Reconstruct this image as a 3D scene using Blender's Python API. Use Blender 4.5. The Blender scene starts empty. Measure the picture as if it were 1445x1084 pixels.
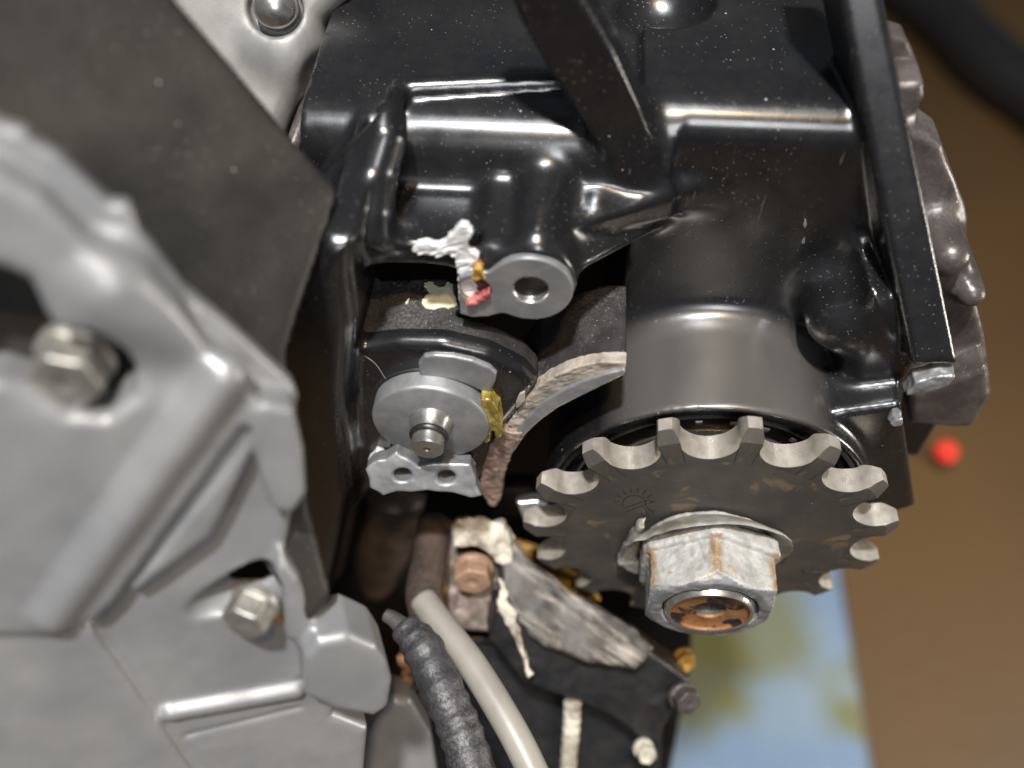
import bpy, bmesh, math, random
import numpy as np
from mathutils import Matrix, Vector
random.seed(3)
F32 = np.float32
# ------------------------------------------------------------------ camera (1 unit = 1 cm)
FPX, PW, PH = 1300.0, 1445.0, 1084.0
M = np.array([[0.9971284338609919, -0.053465680762507205, 0.0536312163439087],
              [0.07526844773356248, 0.7776928306824031, -0.6241222010800216],
              [-0.008339494091696967, 0.6263667313050659, 0.7794839130812784]])
CAM = np.array([-3.422197159012418, -10.569121219729084, 18.458745297077897])
scene = bpy.context.scene
cd = bpy.data.cameras.new('camera')
cam = bpy.data.objects.new('camera', cd)
scene.collection.objects.link(cam)
MR = np.array([M[0], M[1], M[2]])
mw = Matrix([[MR[0][0], MR[0][1], MR[0][2], CAM[0]], [MR[1][0], MR[1][1], MR[1][2], CAM[1]],
             [MR[2][0], MR[2][1], MR[2][2], CAM[2]], [0, 0, 0, 1]])
cam.matrix_world = mw
cd.sensor_width = 360.0
cd.lens = 360.0 * FPX / PW
cd.clip_start, cd.clip_end = 0.5, 2000
cd.dof.use_dof = True
cd.dof.focus_distance = 18.8
cd.dof.aperture_fstop = 0.62
scene.camera = cam
# ------------------------------------------------------------------ world and lamps
w = bpy.data.worlds.new('World'); scene.world = w; w.use_nodes = True
w.node_tree.nodes['Background'].inputs[0].default_value = (0.75, 0.85, 1.0, 1)
w.node_tree.nodes['Background'].inputs[1].default_value = 0.09
scene.view_settings.view_transform = 'Standard'
scene.view_settings.look = 'None'
scene.view_settings.exposure = 0.12


def lamp(name, elev, az, dist, size, power, col, target=(-2, 1, 4)):
    e, a = math.radians(elev), math.radians(az)      # az 0 = from the viewer's side, + = from the right
    d = Vector((math.cos(e) * math.sin(a), -math.cos(e) * math.cos(a), math.sin(e)))
    l = bpy.data.lights.new(name, 'AREA'); l.shape = 'DISK'; l.size = size; l.energy = power; l.color = col
    o = bpy.data.objects.new(name, l); scene.collection.objects.link(o)
    o.location = Vector(target) + d * dist
    o.rotation_euler = d.to_track_quat('Z', 'Y').to_euler()
    return o


lamp('work_lamp', 75, -11, 130, 8, 345000, (0.93, 0.96, 1.0))
lamp('warm_lamp', 68, 15, 130, 8, 82000, (1.0, 0.70, 0.36))
lamp('room_lamp', 36, 10, 120, 36, 62000, (0.96, 0.97, 1.0))  # added soft fill for the room's ambient light, no lamp seen there
lamp('floor_lamp', 40, 80, 90, 24, 60000, (1.0, 0.93, 0.82), target=(18, 18, -60))  # added from the side only to light the floor that the block shades


# ------------------------------------------------------------------ pixel <-> place
def ray(px, py):
    return M @ np.array([(px - PW / 2) / FPX, -(py - PH / 2) / FPX, -1.0])


def at(px, py, **k):
    """the point of the place seen at a pixel of the photograph on a plane x=, y= or z=, or at a depth d="""
    r = ray(px, py)
    a, v = list(k.items())[0]
    if a == 'd':
        return CAM + r * v
    i = 'xyz'.index(a)
    return CAM + r * ((v - CAM[i]) / r[i])


def PY(pts, y):
    return [(at(a, b, y=y)[0], at(a, b, y=y)[2]) for a, b in pts]


def PZ(pts, z):
    return [(at(a, b, z=z)[0], at(a, b, z=z)[1]) for a, b in pts]


class Frame:
    """a local frame on a slanted plane: normal given in camera axes, through a pixel at a depth"""
    def __init__(s, n, px, py, d):
        s.n = M @ (np.array(n, float) / np.linalg.norm(n))
        s.o = at(px, py, d=d)
        u = M @ np.array([1.0, 0, 0]); u -= s.n * (u @ s.n); s.u = u / np.linalg.norm(u)
        s.v = np.cross(s.n, s.u)

    def uv(s, px, py, h=0.0):
        r = ray(px, py); o = s.o + s.n * h
        p = CAM + r * (((o - CAM) @ s.n) / (r @ s.n)) - s.o
        return (p @ s.u, p @ s.v)

    def P(s, pts, h=0.0):
        return [s.uv(a, b, h) for a, b in pts]

    def matrix(s):
        return Matrix([[s.u[0], s.v[0], s.n[0], s.o[0]], [s.u[1], s.v[1], s.n[1], s.o[1]],
                       [s.u[2], s.v[2], s.n[2], s.o[2]], [0, 0, 0, 1]])


# ------------------------------------------------------------------ distance fields
def poly2(A, B, pts):
    A, B = np.broadcast_arrays(A, B)
    d = np.full(A.shape, 1e9, F32); s = np.ones(A.shape, F32)
    n = len(pts)
    for i in range(n):
        x0, y0 = pts[i]; x1, y1 = pts[i - 1]
        ex, ey = x1 - x0, y1 - y0
        wx, wy = A - F32(x0), B - F32(y0)
        t = np.clip((wx * ex + wy * ey) / (ex * ex + ey * ey + 1e-12), 0, 1)
        d = np.minimum(d, (wx - ex * t) ** 2 + (wy - ey * t) ** 2)
        c1, c2, c3 = B >= y0, B < y1, ex * wy > ey * wx
        flip = (c1 & c2 & c3) | (~c1 & ~c2 & ~c3)
        s = np.where(flip, -s, s)
    return (s * np.sqrt(d)).astype(F32)


def ext(d2, T, t0, t1, r=0.1):
    a = d2 + r
    b = np.abs(T - (t0 + t1) / 2) - (abs(t1 - t0) / 2 - r)
    return np.minimum(np.maximum(a, b), 0) + np.sqrt(np.maximum(a, 0) ** 2 + np.maximum(b, 0) ** 2) - r


def prism(A, B, T, pts, t0, t1, r=0.1, grow=0.0):
    return ext(poly2(A, B, pts) - grow, T, t0, t1, r)


def cyl(A, B, T, c, rad, t0, t1, r=0.1):
    return ext(np.sqrt((A - c[0]) ** 2 + (B - c[1]) ** 2) - rad, T, t0, t1, r)


def cap(X, Y, Z, p, q, r0, r1=None):
    r1 = r0 if r1 is None else r1
    p, q = np.array(p, float), np.array(q, float); e = q - p
    t = np.clip(((X - p[0]) * e[0] + (Y - p[1]) * e[1] + (Z - p[2]) * e[2]) / (e @ e), 0, 1)
    return np.sqrt((X - p[0] - e[0] * t) ** 2 + (Y - p[1] - e[1] * t) ** 2 + (Z - p[2] - e[2] * t) ** 2) - (r0 + (r1 - r0) * t)


def sph(X, Y, Z, p, r):
    return np.sqrt((X - p[0]) ** 2 + (Y - p[1]) ** 2 + (Z - p[2]) ** 2) - r


def prism3(X, Y, Z, P3, th, r=0.1):
    """a slab under a flat polygon given by points of the place (plane through the first, second and last)"""
    o = P3[0]; u = P3[1] - o; u = u / np.linalg.norm(u)
    n = np.cross(u, P3[-1] - o); n /= np.linalg.norm(n)
    if n @ (CAM - o) < 0: n = -n
    v = np.cross(n, u)
    A = (X - o[0]) * u[0] + (Y - o[1]) * u[1] + (Z - o[2]) * u[2]
    B = (X - o[0]) * v[0] + (Y - o[1]) * v[1] + (Z - o[2]) * v[2]
    T = (X - o[0]) * n[0] + (Y - o[1]) * n[1] + (Z - o[2]) * n[2]
    return prism(A, B, T, [((p - o) @ u, (p - o) @ v) for p in P3], -th, 0.0, r)


def su(a, b, k):
    h = np.clip(0.5 + 0.5 * (b - a) / k, 0, 1)
    return b * (1 - h) + a * h - k * h * (1 - h)


def ss(a, b, k):                      # a minus b
    return -su(-a, b, k)


def si(a, b, k):
    return -su(-a, -b, k)


def _hash(i, j, k, seed):
    n = (i * 73856093) ^ (j * 19349663) ^ (k * 83492791) ^ (seed * 2654435)
    n = (n ^ (n >> 13)) * 1274126177
    n = n & 0x7fffffff
    return ((n ^ (n >> 16)) & 0xffff).astype(F32) / 32768.0 - 1.0


def noise3(X, Y, Z, sc=1.0, seed=0):
    X, Y, Z = np.broadcast_arrays(X * sc, Y * sc, Z * sc)
    i, j, k = (np.floor(v).astype(np.int64) for v in (X, Y, Z))
    f = [(v - np.floor(v)) for v in (X, Y, Z)]
    f = [t * t * (3 - 2 * t) for t in f]
    out = 0
    for a in (0, 1):
        for b in (0, 1):
            for c in (0, 1):
                wgt = (f[0] if a else 1 - f[0]) * (f[1] if b else 1 - f[1]) * (f[2] if c else 1 - f[2])
                out = out + wgt * _hash(i + a, j + b, k + c, seed)
    return out.astype(F32)


def fbm(X, Y, Z, sc=1.0, seed=0, oct=3):
    o, a = 0, 1.0
    for q in range(oct):
        o = o + a * noise3(X, Y, Z, sc * 2 ** q, seed + q); a *= 0.5
    return o


def surface_nets(V, lo, h):
    S = V < 0
    nx, ny, nz = V.shape
    c = S[:-1, :-1, :-1].astype(np.int8)
    cnt = np.zeros((nx - 1, ny - 1, nz - 1), np.int8)
    for a in (0, 1):
        for b in (0, 1):
            for d in (0, 1):
                cnt += S[a:nx - 1 + a, b:ny - 1 + b, d:nz - 1 + d]
    cells = np.argwhere((cnt > 0) & (cnt < 8))
    if not len(cells):
        return np.zeros((0, 3)), np.zeros((0, 4), int)
    idx = np.full(cnt.shape, -1, np.int64); idx[tuple(cells.T)] = np.arange(len(cells))
    acc = np.zeros((len(cells), 3)); num = np.zeros(len(cells))
    ci, cj, ck = cells.T
    for ax in range(3):
        o1, o2 = [q for q in range(3) if q != ax]
        for a in (0, 1):
            for b in (0, 1):
                off = [0, 0, 0]; off[o1] = a; off[o2] = b
                p = (ci + off[0], cj + off[1], ck + off[2])
                off[ax] = 1
                q = (ci + off[0], cj + off[1], ck + off[2])
                va, vb = V[p], V[q]
                m = (va < 0) != (vb < 0)
                t = va[m] / (va[m] - vb[m])
                pos = np.zeros((m.sum(), 3)); pos[:, o1] = a; pos[:, o2] = b; pos[:, ax] = t
                acc[m] += pos; num[m] += 1
    verts = (cells + acc / num[:, None]) * h + np.array(lo)
    quads = []
    for ax in range(3):
        o1, o2 = (ax + 1) % 3, (ax + 2) % 3
        sl0 = [slice(None)] * 3; sl1 = [slice(None)] * 3
        sl0[ax] = slice(0, -1); sl1[ax] = slice(1, None)
        A, B = S[tuple(sl0)], S[tuple(sl1)]
        e = np.argwhere(A != B)
        e = e[(e[:, o1] > 0) & (e[:, o2] > 0) & (e[:, o1] < V.shape[o1] - 1) & (e[:, o2] < V.shape[o2] - 1)]
        if not len(e):
            continue
        inside = S[tuple(e.T)]
        def g(d1, d2):
            f = e.copy(); f[:, o1] -= d1; f[:, o2] -= d2
            return idx[tuple(f.T)]
        q = np.stack([g(1, 1), g(0, 1), g(0, 0), g(1, 0)], 1)
        q[~inside] = q[~inside][:, ::-1]
        quads.append(q)
    return verts, np.concatenate(quads)


# ------------------------------------------------------------------ materials
def mat(name):
    m = bpy.data.materials.new(name); m.use_nodes = True
    nt = m.node_tree
    return m, nt, nt.nodes['Principled BSDF']


def N(nt, t, **k):
    n = nt.nodes.new(t)
    for a, b in k.items():
        setattr(n, a, b)
    return n


def nz(nt, co, scale, detail=4, rough=0.55, dist=0.0):
    n = N(nt, 'ShaderNodeTexNoise'); n.inputs['Scale'].default_value = scale
    n.inputs['Detail'].default_value = detail; n.inputs['Roughness'].default_value = rough
    n.inputs['Distortion'].default_value = dist
    nt.links.new(co, n.inputs['Vector']); return n.outputs['Fac']


def ramp(nt, fac, a, b, ca=(0, 0, 0, 1), cb=(1, 1, 1, 1)):
    r = N(nt, 'ShaderNodeValToRGB'); r.color_ramp.elements[0].position = a; r.color_ramp.elements[1].position = b
    r.color_ramp.elements[0].color = ca; r.color_ramp.elements[1].color = cb
    nt.links.new(fac, r.inputs[0]); return r.outputs[0]


def mixc(nt, fac, a, b):
    m = N(nt, 'ShaderNodeMix', data_type='RGBA')
    if isinstance(fac, float): m.inputs[0].default_value = fac
    else: nt.links.new(fac, m.inputs[0])
    for i, v in ((6, a), (7, b)):
        if isinstance(v, tuple): m.inputs[i].default_value = (*v, 1) if len(v) == 3 else v
        else: nt.links.new(v, m.inputs[i])
    return m.outputs[2]


def mth(nt, op, a, b=0.0, clamp=False):
    m = N(nt, 'ShaderNodeMath', operation=op); m.use_clamp = clamp
    for i, v in ((0, a), (1, b)):
        if isinstance(v, (int, float)): m.inputs[i].default_value = v
        else: nt.links.new(v, m.inputs[i])
    return m.outputs[0]


def coords(nt, stretch=None):
    c = N(nt, 'ShaderNodeTexCoord').outputs['Object']
    if stretch:
        mp = N(nt, 'ShaderNodeMapping'); mp.inputs['Scale'].default_value = stretch
        nt.links.new(c, mp.inputs['Vector']); c = mp.outputs[0]
    return c


def bump(nt, p, h, strength=0.3, dist=0.02):
    b = N(nt, 'ShaderNodeBump'); b.inputs['Strength'].default_value = strength; b.inputs['Distance'].default_value = dist
    nt.links.new(h, b.inputs['Height']); nt.links.new(b.outputs[0], p.inputs['Normal'])


def metalmat(name, col, col2, metallic=0.0, rough=(0.3, 0.45), nscale=1.5, bscale=20, bstr=0.2, bdist=0.01,
             coat=0.0, specks=0.0, speckcol=(0.5, 0.48, 0.45), dust=0.0, scratch=0.0, stain=None, attr=None, attrcol=None, ramp_=(0.4, 0.65), spec=0.5):
    m, nt, p = mat(name); L = nt.links.new
    co = coords(nt)
    base = mixc(nt, ramp(nt, nz(nt, co, nscale, 6, 0.6, 0.3), *ramp_), col, col2)
    if stain:
        base = mixc(nt, ramp(nt, nz(nt, co, stain[1], 5, 0.6, 0.6), stain[2], stain[2] + 0.06), base, stain[0])
    if dust:
        f = mth(nt, 'MULTIPLY', ramp(nt, nz(nt, co, 0.55, 3), 0.42, 0.75), ramp(nt, nz(nt, co, 14, 6, 0.75), 0.45, 0.75))
        f = mth(nt, 'MULTIPLY', f, dust)
        base = mixc(nt, f, base, (0.28, 0.265, 0.25))
    if scratch:
        c2 = coords(nt, (6, 6, 0.5))
        f = mth(nt, 'MULTIPLY', ramp(nt, nz(nt, c2, 3, 3, 0.7), 0.66, 0.70), ramp(nt, nz(nt, co, 0.8, 2), 0.5, 0.6))
        base = mixc(nt, mth(nt, 'MULTIPLY', f, scratch), base, (0.4, 0.36, 0.32))
    rg = ramp(nt, nz(nt, co, nscale * 2.3, 5), 0.3, 0.7, (rough[0],) * 3 + (1,), (rough[1],) * 3 + (1,))
    if specks:
        v = N(nt, 'ShaderNodeTexVoronoi'); v.inputs['Scale'].default_value = 3.6; L(co, v.inputs['Vector'])
        dn = mth(nt, 'ADD', v.outputs['Distance'], mth(nt, 'MULTIPLY', nz(nt, co, 40, 2), 0.06))
        sz = N(nt, 'ShaderNodeSeparateColor'); L(v.outputs['Color'], sz.inputs[0])
        thr = mth(nt, 'MULTIPLY', mth(nt, 'POWER', sz.outputs[0], 4.0), 0.085)
        thr = mth(nt, 'ADD', thr, 0.022)
        f = mth(nt, 'LESS_THAN', dn, thr)
        v2 = N(nt, 'ShaderNodeTexVoronoi'); v2.inputs['Scale'].default_value = 9; L(co, v2.inputs['Vector'])
        f2 = mth(nt, 'MULTIPLY', mth(nt, 'LESS_THAN', v2.outputs['Distance'], 0.11), mth(nt, 'MULTIPLY', ramp(nt, nz(nt, co, 0.9, 2), 0.42, 0.6), 0.45))
        f = mth(nt, 'MULTIPLY', mth(nt, 'MAXIMUM', f, f2), specks)
        base = mixc(nt, f, base, speckcol)
        rg = mixc(nt, f, rg, (0.8, 0.8, 0.8))
    if attr:
        at_ = N(nt, 'ShaderNodeAttribute'); at_.attribute_name = attr
        ff = at_.outputs['Fac'] if attr == 'worn' else mth(nt, 'MULTIPLY', at_.outputs['Fac'], ramp(nt, nz(nt, co, 5, 5, 0.7), 0.25, 0.55))
        base = mixc(nt, ff, base, attrcol)
    L(base, p.inputs['Base Color']); L(rg, p.inputs['Roughness'])
    p.inputs['Metallic'].default_value = metallic
    p.inputs['Specular IOR Level'].default_value = spec
    p.inputs['Coat Weight'].default_value = coat; p.inputs['Coat Roughness'].default_value = 0.18
    if bstr:
        bump(nt, p, nz(nt, co, bscale, 5, 0.6), bstr, bdist)
    return m


MT = {}
MT['black'] = metalmat('black_gloss_paint', (0.006, 0.006, 0.007), (0.009, 0.0088, 0.0088), 0, (0.24, 0.33), bscale=18, bstr=0.12, bdist=0.012, specks=0.6, dust=0.03, scratch=0.15, spec=0.5, coat=0.4, attr='worn', attrcol=(0.17, 0.158, 0.145))  # worn mask: the lamps' sheen put into colour and metal, over real wear
_nt = MT['black'].node_tree; _a = N(_nt, 'ShaderNodeAttribute'); _a.attribute_name = 'worn'
_p = _nt.nodes['Principled BSDF']; _nt.links.new(mth(_nt, 'MULTIPLY', _a.outputs['Fac'], 0.8), _p.inputs['Metallic'])
_nt.links.new(mth(_nt, 'SUBTRACT', 0.4, mth(_nt, 'MULTIPLY', _a.outputs['Fac'], 0.4)), _p.inputs['Coat Weight'])
_nt.links.new(mixc(_nt, _a.outputs['Fac'], _p.inputs['Roughness'].links[0].from_socket, (0.40, 0.40, 0.40)), _p.inputs['Roughness'])
MT['black_dusty'] = metalmat('black_paint_dusty', (0.013, 0.012, 0.012), (0.026, 0.024, 0.023), 0, (0.45, 0.6), bscale=14, bstr=0.3, bdist=0.02, specks=1, dust=0.5)
MT['boss_worn'] = metalmat('chain_polished_black_paint', (0.15, 0.14, 0.13), (0.22, 0.20, 0.18), 0.8, (0.40, 0.52), nscale=0.7, bscale=14, bstr=0.2, bdist=0.012, specks=0.7, dust=0.3)  # unassigned lighter copy of the black paint: wear plus painted sheen
MT['inside'] = metalmat('oily_dark_inside', (0.004, 0.004, 0.004), (0.008, 0.007, 0.006), 0, (0.5, 0.7), bstr=0.2, spec=0.2)  # near-black colour stands for the shade in gaps and hollows
MT['frame'] = metalmat('worn_black_frame_paint', (0.008, 0.0075, 0.007), (0.020, 0.018, 0.014), 0, (0.45, 0.6), nscale=0.5, bscale=12, bstr=0.15, specks=0.45, dust=0.07, scratch=0.12, spec=0.3)
MT['cover'] = metalmat('silver_grey_cover_paint', (0.19, 0.193, 0.198), (0.24, 0.24, 0.238), 0.4, (0.34, 0.46), nscale=0.5, bscale=26, bstr=0.22, bdist=0.012, dust=0.25, specks=0.35, speckcol=(0.12, 0.11, 0.10))
MT['alu'] = metalmat('cast_aluminium', (0.15, 0.15, 0.145), (0.22, 0.215, 0.20), 0.35, (0.45, 0.6), nscale=0.8, bscale=18, bstr=0.2, dust=0.3)
MT['machined'] = metalmat('machined_aluminium', (0.20, 0.205, 0.21), (0.27, 0.27, 0.27), 0.55, (0.38, 0.5), nscale=2, bscale=30, bstr=0.12, bdist=0.006)
MT['dull_steel'] = metalmat('dull_bolt_steel', (0.22, 0.215, 0.20), (0.33, 0.31, 0.27), 0.7, (0.34, 0.5), nscale=2.5, bscale=12, bstr=0.2, bdist=0.012)
MT['steel'] = metalmat('bright_steel', (0.42, 0.41, 0.39), (0.52, 0.50, 0.46), 0.9, (0.22, 0.34), nscale=3, bscale=25, bstr=0.06, bdist=0.004)
MT['toothsteel'] = metalmat('worn_tooth_steel', (0.60, 0.56, 0.49), (0.46, 0.41, 0.34), 0.75, (0.26, 0.42), nscale=2.4, bscale=25, bstr=0.1, bdist=0.006, stain=((0.10, 0.075, 0.05), 3.5, 0.70))
MT['sprocket'] = metalmat('dark_oiled_sprocket_face', (0.054, 0.050, 0.045), (0.078, 0.070, 0.058), 0.35, (0.4, 0.55), nscale=0.9, bscale=18, bstr=0.15, bdist=0.008, stain=((0.15, 0.11, 0.07), 1.1, 0.59), specks=0.35)
MT['fracture'] = metalmat('bright_broken_aluminium', (0.66, 0.66, 0.65), (0.46, 0.46, 0.45), 0.25, (0.5, 0.7), nscale=3, bscale=9, bstr=0.8, bdist=0.03)
MT['fracture_tan'] = metalmat('dirty_broken_aluminium', (0.31, 0.27, 0.22), (0.17, 0.15, 0.125), 0.1, (0.5, 0.7), nscale=2.5, bscale=8, bstr=0.8, bdist=0.03)
MT['fracture_brown'] = metalmat('oily_broken_aluminium', (0.22, 0.155, 0.125), (0.10, 0.06, 0.045), 0.1, (0.35, 0.55), nscale=3, bscale=8, bstr=0.9, bdist=0.06)
MT['nut'] = metalmat('dull_zinc_nut', (0.34, 0.335, 0.315), (0.22, 0.22, 0.21), 0.2, (0.45, 0.62), nscale=3.2, bscale=9, bstr=0.7, bdist=0.035, attr='stain', attrcol=(0.20, 0.125, 0.06), stain=((0.30, 0.22, 0.12), 2.6, 0.63))
MT['nutface'] = metalmat('dark_zinc_face', (0.13, 0.135, 0.14), (0.24, 0.24, 0.24), 0.35, (0.4, 0.6), nscale=2.5, bscale=12, bstr=0.5, bdist=0.02)  # darker copy of the nut's zinc, shade of its front put into colour
MT['washer'] = metalmat('bent_steel_washer', (0.36, 0.355, 0.33), (0.20, 0.17, 0.13), 0.4, (0.35, 0.55), nscale=1.6, bscale=8, bstr=0.5, bdist=0.03)
MT['rust'] = metalmat('orange_rust', (0.23, 0.105, 0.035), (0.11, 0.045, 0.022), 0.1, (0.45, 0.7), nscale=2.2, bscale=12, bstr=0.4, bdist=0.02, stain=((0.012, 0.01, 0.01), 2.0, 0.52))
MT['rusty_bolt'] = metalmat('rusty_bolt_steel', (0.30, 0.19, 0.12), (0.20, 0.12, 0.08), 0.2, (0.45, 0.65), nscale=2.2, bscale=8, bstr=0.4, bdist=0.02)
MT['white_oxide'] = metalmat('corroded_white_metal', (0.52, 0.49, 0.40), (0.14, 0.11, 0.08), 0.1, (0.55, 0.75), nscale=1.4, bscale=6, bstr=0.9, bdist=0.08)
MT['rubber'] = metalmat('black_rubber', (0.010, 0.010, 0.011), (0.018, 0.017, 0.016), 0, (0.3, 0.45), bscale=10, bstr=0.2, spec=0.5)
MT['tape'] = metalmat('black_cloth_tape', (0.018, 0.018, 0.020), (0.035, 0.033, 0.035), 0, (0.35, 0.55), nscale=2, bscale=7, bstr=0.5, bdist=0.06, dust=0.4)
MT['sleeve'] = metalmat('beige_plastic_sleeve', (0.22, 0.205, 0.175), (0.17, 0.155, 0.135), 0, (0.35, 0.5), nscale=0.5, bscale=10, bstr=0.05)
MT['pipe'] = metalmat('brown_stained_pipe', (0.035, 0.026, 0.020), (0.10, 0.07, 0.055), 0.3, (0.35, 0.5), nscale=0.9, bscale=8, bstr=0.2, dust=0.5)
MT['cream'] = metalmat('cream_paint_flake', (0.52, 0.50, 0.37), (0.40, 0.38, 0.28), 0, (0.5, 0.7), nscale=3, bscale=14, bstr=0.4, bdist=0.02)
MT['copper'] = metalmat('brass_residue', (0.45, 0.27, 0.06), (0.25, 0.12, 0.03), 0.4, (0.35, 0.5), nscale=4, bscale=14, bstr=0.5)
MT['pink'] = metalmat('pink_threadlock', (0.50, 0.16, 0.15), (0.25, 0.05, 0.05), 0, (0.4, 0.6), nscale=4, bscale=12, bstr=0.6, bdist=0.03)
MT['engrave'] = metalmat('engraved_line', (0.012, 0.011, 0.010), (0.02, 0.018, 0.015), 0.2, (0.6, 0.7), bstr=0)
MT['lump'] = metalmat('brown_black_engine_paint', (0.045, 0.038, 0.036), (0.09, 0.075, 0.068), 0.25, (0.28, 0.45), nscale=1.2, bscale=12, bstr=0.3, bdist=0.02, specks=0.6, dust=0.4)
MT['led'], nt, p = mat('red_led'); p.inputs['Emission Color'].default_value = (1, 0.03, 0.01, 1); p.inputs['Emission Strength'].default_value = 0.7; p.inputs['Base Color'].default_value = (.5, .02, .01, 1)  # glow made up for a red spot of light on the floor
m, nt, p = mat('yellow_sealant'); MT['sealant'] = m
co = coords(nt); nt.links.new(mixc(nt, ramp(nt, nz(nt, co, 4, 4), 0.4, 0.6), (0.26, 0.215, 0.05), (0.13, 0.09, 0.015)), p.inputs['Base Color'])
p.inputs['Roughness'].default_value = 0.18; p.inputs['Subsurface Weight'].default_value = 0.3; p.inputs['Subsurface Radius'].default_value = (0.3, 0.2, 0.05)
bump(nt, p, nz(nt, co, 6, 3), 0.4, 0.04)
m, nt, p = mat('worn_guide_rubber'); MT['guide'] = m
c1 = coords(nt)
mp = N(nt, 'ShaderNodeMapping', vector_type='TEXTURE'); mp.inputs['Rotation'].default_value = (0, 0, math.radians(-33)); mp.inputs['Scale'].default_value = (2.4, 0.34, 0.8)
nt.links.new(c1, mp.inputs['Vector']); co = mp.outputs[0]
g = ramp(nt, nz(nt, co, 1.6, 5, 0.65), 0.44, 0.66, (0.012, 0.011, 0.010, 1), (0.25, 0.215, 0.175, 1))
nt.links.new(mixc(nt, ramp(nt, nz(nt, c1, 0.7, 5, .6, .5), 0.42, 0.60), g, (0.035, 0.028, 0.023)), p.inputs['Base Color'])
p.inputs['Roughness'].default_value = 0.55; bump(nt, p, nz(nt, co, 3, 4), 0.5, 0.05)
m, nt, p = mat('brown_floor'); MT['floor'] = m
co = coords(nt)
a = mixc(nt, ramp(nt, nz(nt, co, 0.02, 3), 0.35, 0.65), (0.055, 0.031, 0.012), (0.085, 0.045, 0.012))
nt.links.new(a, p.inputs['Base Color']); p.inputs['Roughness'].default_value = 0.6
bump(nt, p, nz(nt, co, 0.6, 4), 0.3, 0.4)
m, nt, p = mat('blue_towel'); MT['towel'] = m
co = coords(nt)
a = mixc(nt, ramp(nt, nz(nt, co, 0.06, 3), 0.42, 0.60), (0.29, 0.41, 0.58), (0.38, 0.49, 0.57))
a = mixc(nt, ramp(nt, nz(nt, co, 0.055, 3, 0.5), 0.53, 0.60), a, (0.28, 0.27, 0.10))
for (qx, qy, qr) in ((1065, 880, 5.0), (985, 965, 4.6), (1000, 900, 3.6), (1030, 985, 2.4)):
    c_ = at(qx, qy, z=-59.0)
    vm = N(nt, 'ShaderNodeVectorMath', operation='DISTANCE'); nt.links.new(co, vm.inputs[0]); vm.inputs[1].default_value = tuple(c_)
    dd = mth(nt, 'ADD', vm.outputs['Value'], mth(nt, 'MULTIPLY', nz(nt, co, 0.3, 3), 4.0))
    a = mixc(nt, ramp(nt, mth(nt, 'DIVIDE', dd, qr * 2), 0.55, 0.85, (.75, .75, .75, 1), (0, 0, 0, 1)), a, (0.27, 0.26, 0.08))
nt.links.new(a, p.inputs['Base Color']); p.inputs['Roughness'].default_value = 0.85
bump(nt, p, nz(nt, co, 2.0, 4), 0.5, 0.3)


# ------------------------------------------------------------------ object helpers
COL = scene.collection


def tag(o, label=None, cat=None, group=None, kind=None):
    if label: o['label'] = label
    if cat: o['category'] = cat
    if group: o['group'] = group
    if kind: o['kind'] = kind
    return o


def thing(name, label, cat, loc=(0, 0, 0), group=None, matrix=None):
    o = bpy.data.objects.new(name, None); COL.objects.link(o)
    o.empty_display_size = 0.3
    if matrix is not None: o.matrix_world = matrix
    else: o.location = loc
    return tag(o, label, cat, group)


def link(name, me, m, parent=None, smooth=True):
    o = bpy.data.objects.new(name, me); COL.objects.link(o)
    if m is not None:
        for q in (m if isinstance(m, (list, tuple)) else [m]):
            me.materials.append(MT[q] if isinstance(q, str) else q)
    if smooth and len(me.polygons):
        me.polygons.foreach_set('use_smooth', np.ones(len(me.polygons), bool))
    if parent is not None:
        o.parent = parent
    return o


def sdfobj(name, fn, lo, hi, h, m, parent=None, attr=None, attrname='stain', local=True, sel=None):
    """mesh the zero surface of fn(X,Y,Z); coordinates are the parent's own when local, else world"""
    lo = np.array(lo, float); hi = np.array(hi, float)
    n = np.ceil((hi - lo) / h).astype(int) + 1
    X = (lo[0] + h * np.arange(n[0], dtype=F32)).reshape(-1, 1, 1).astype(F32)
    Y = (lo[1] + h * np.arange(n[1], dtype=F32)).reshape(1, -1, 1).astype(F32)
    Z = (lo[2] + h * np.arange(n[2], dtype=F32)).reshape(1, 1, -1).astype(F32)
    V = np.broadcast_to(fn(X, Y, Z), tuple(n)).astype(F32).copy()
    V[[0, -1]] = np.maximum(V[[0, -1]], 1e-3); V[:, [0, -1]] = np.maximum(V[:, [0, -1]], 1e-3); V[:, :, [0, -1]] = np.maximum(V[:, :, [0, -1]], 1e-3)
    verts, quads = surface_nets(V, lo, h)
    if parent is not None:
        if not local:
            verts = verts - np.array(parent.location)
    me = bpy.data.meshes.new(name)
    me.vertices.add(len(verts)); me.vertices.foreach_set('co', verts.ravel())
    me.loops.add(len(quads) * 4); me.loops.foreach_set('vertex_index', quads.ravel())
    me.polygons.add(len(quads)); me.polygons.foreach_set('loop_start', np.arange(len(quads)) * 4)
    me.update(calc_edges=True); me.validate()
    if attr is not None:
        a = me.attributes.new(attrname, 'FLOAT', 'POINT')
        co = np.empty(len(me.vertices) * 3); me.vertices.foreach_get('co', co)
        a.data.foreach_set('value', np.asarray(attr(co.reshape(-1, 3)), F32))
    o = link(name, me, m, parent)
    if sel is not None:
        c = np.empty(len(me.polygons) * 3); me.polygons.foreach_get('center', c)
        nn = np.empty(len(me.polygons) * 3); me.polygons.foreach_get('normal', nn)
        me.polygons.foreach_set('material_index', np.asarray(sel(c.reshape(-1, 3), nn.reshape(-1, 3)), np.int32))
    return o


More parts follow.
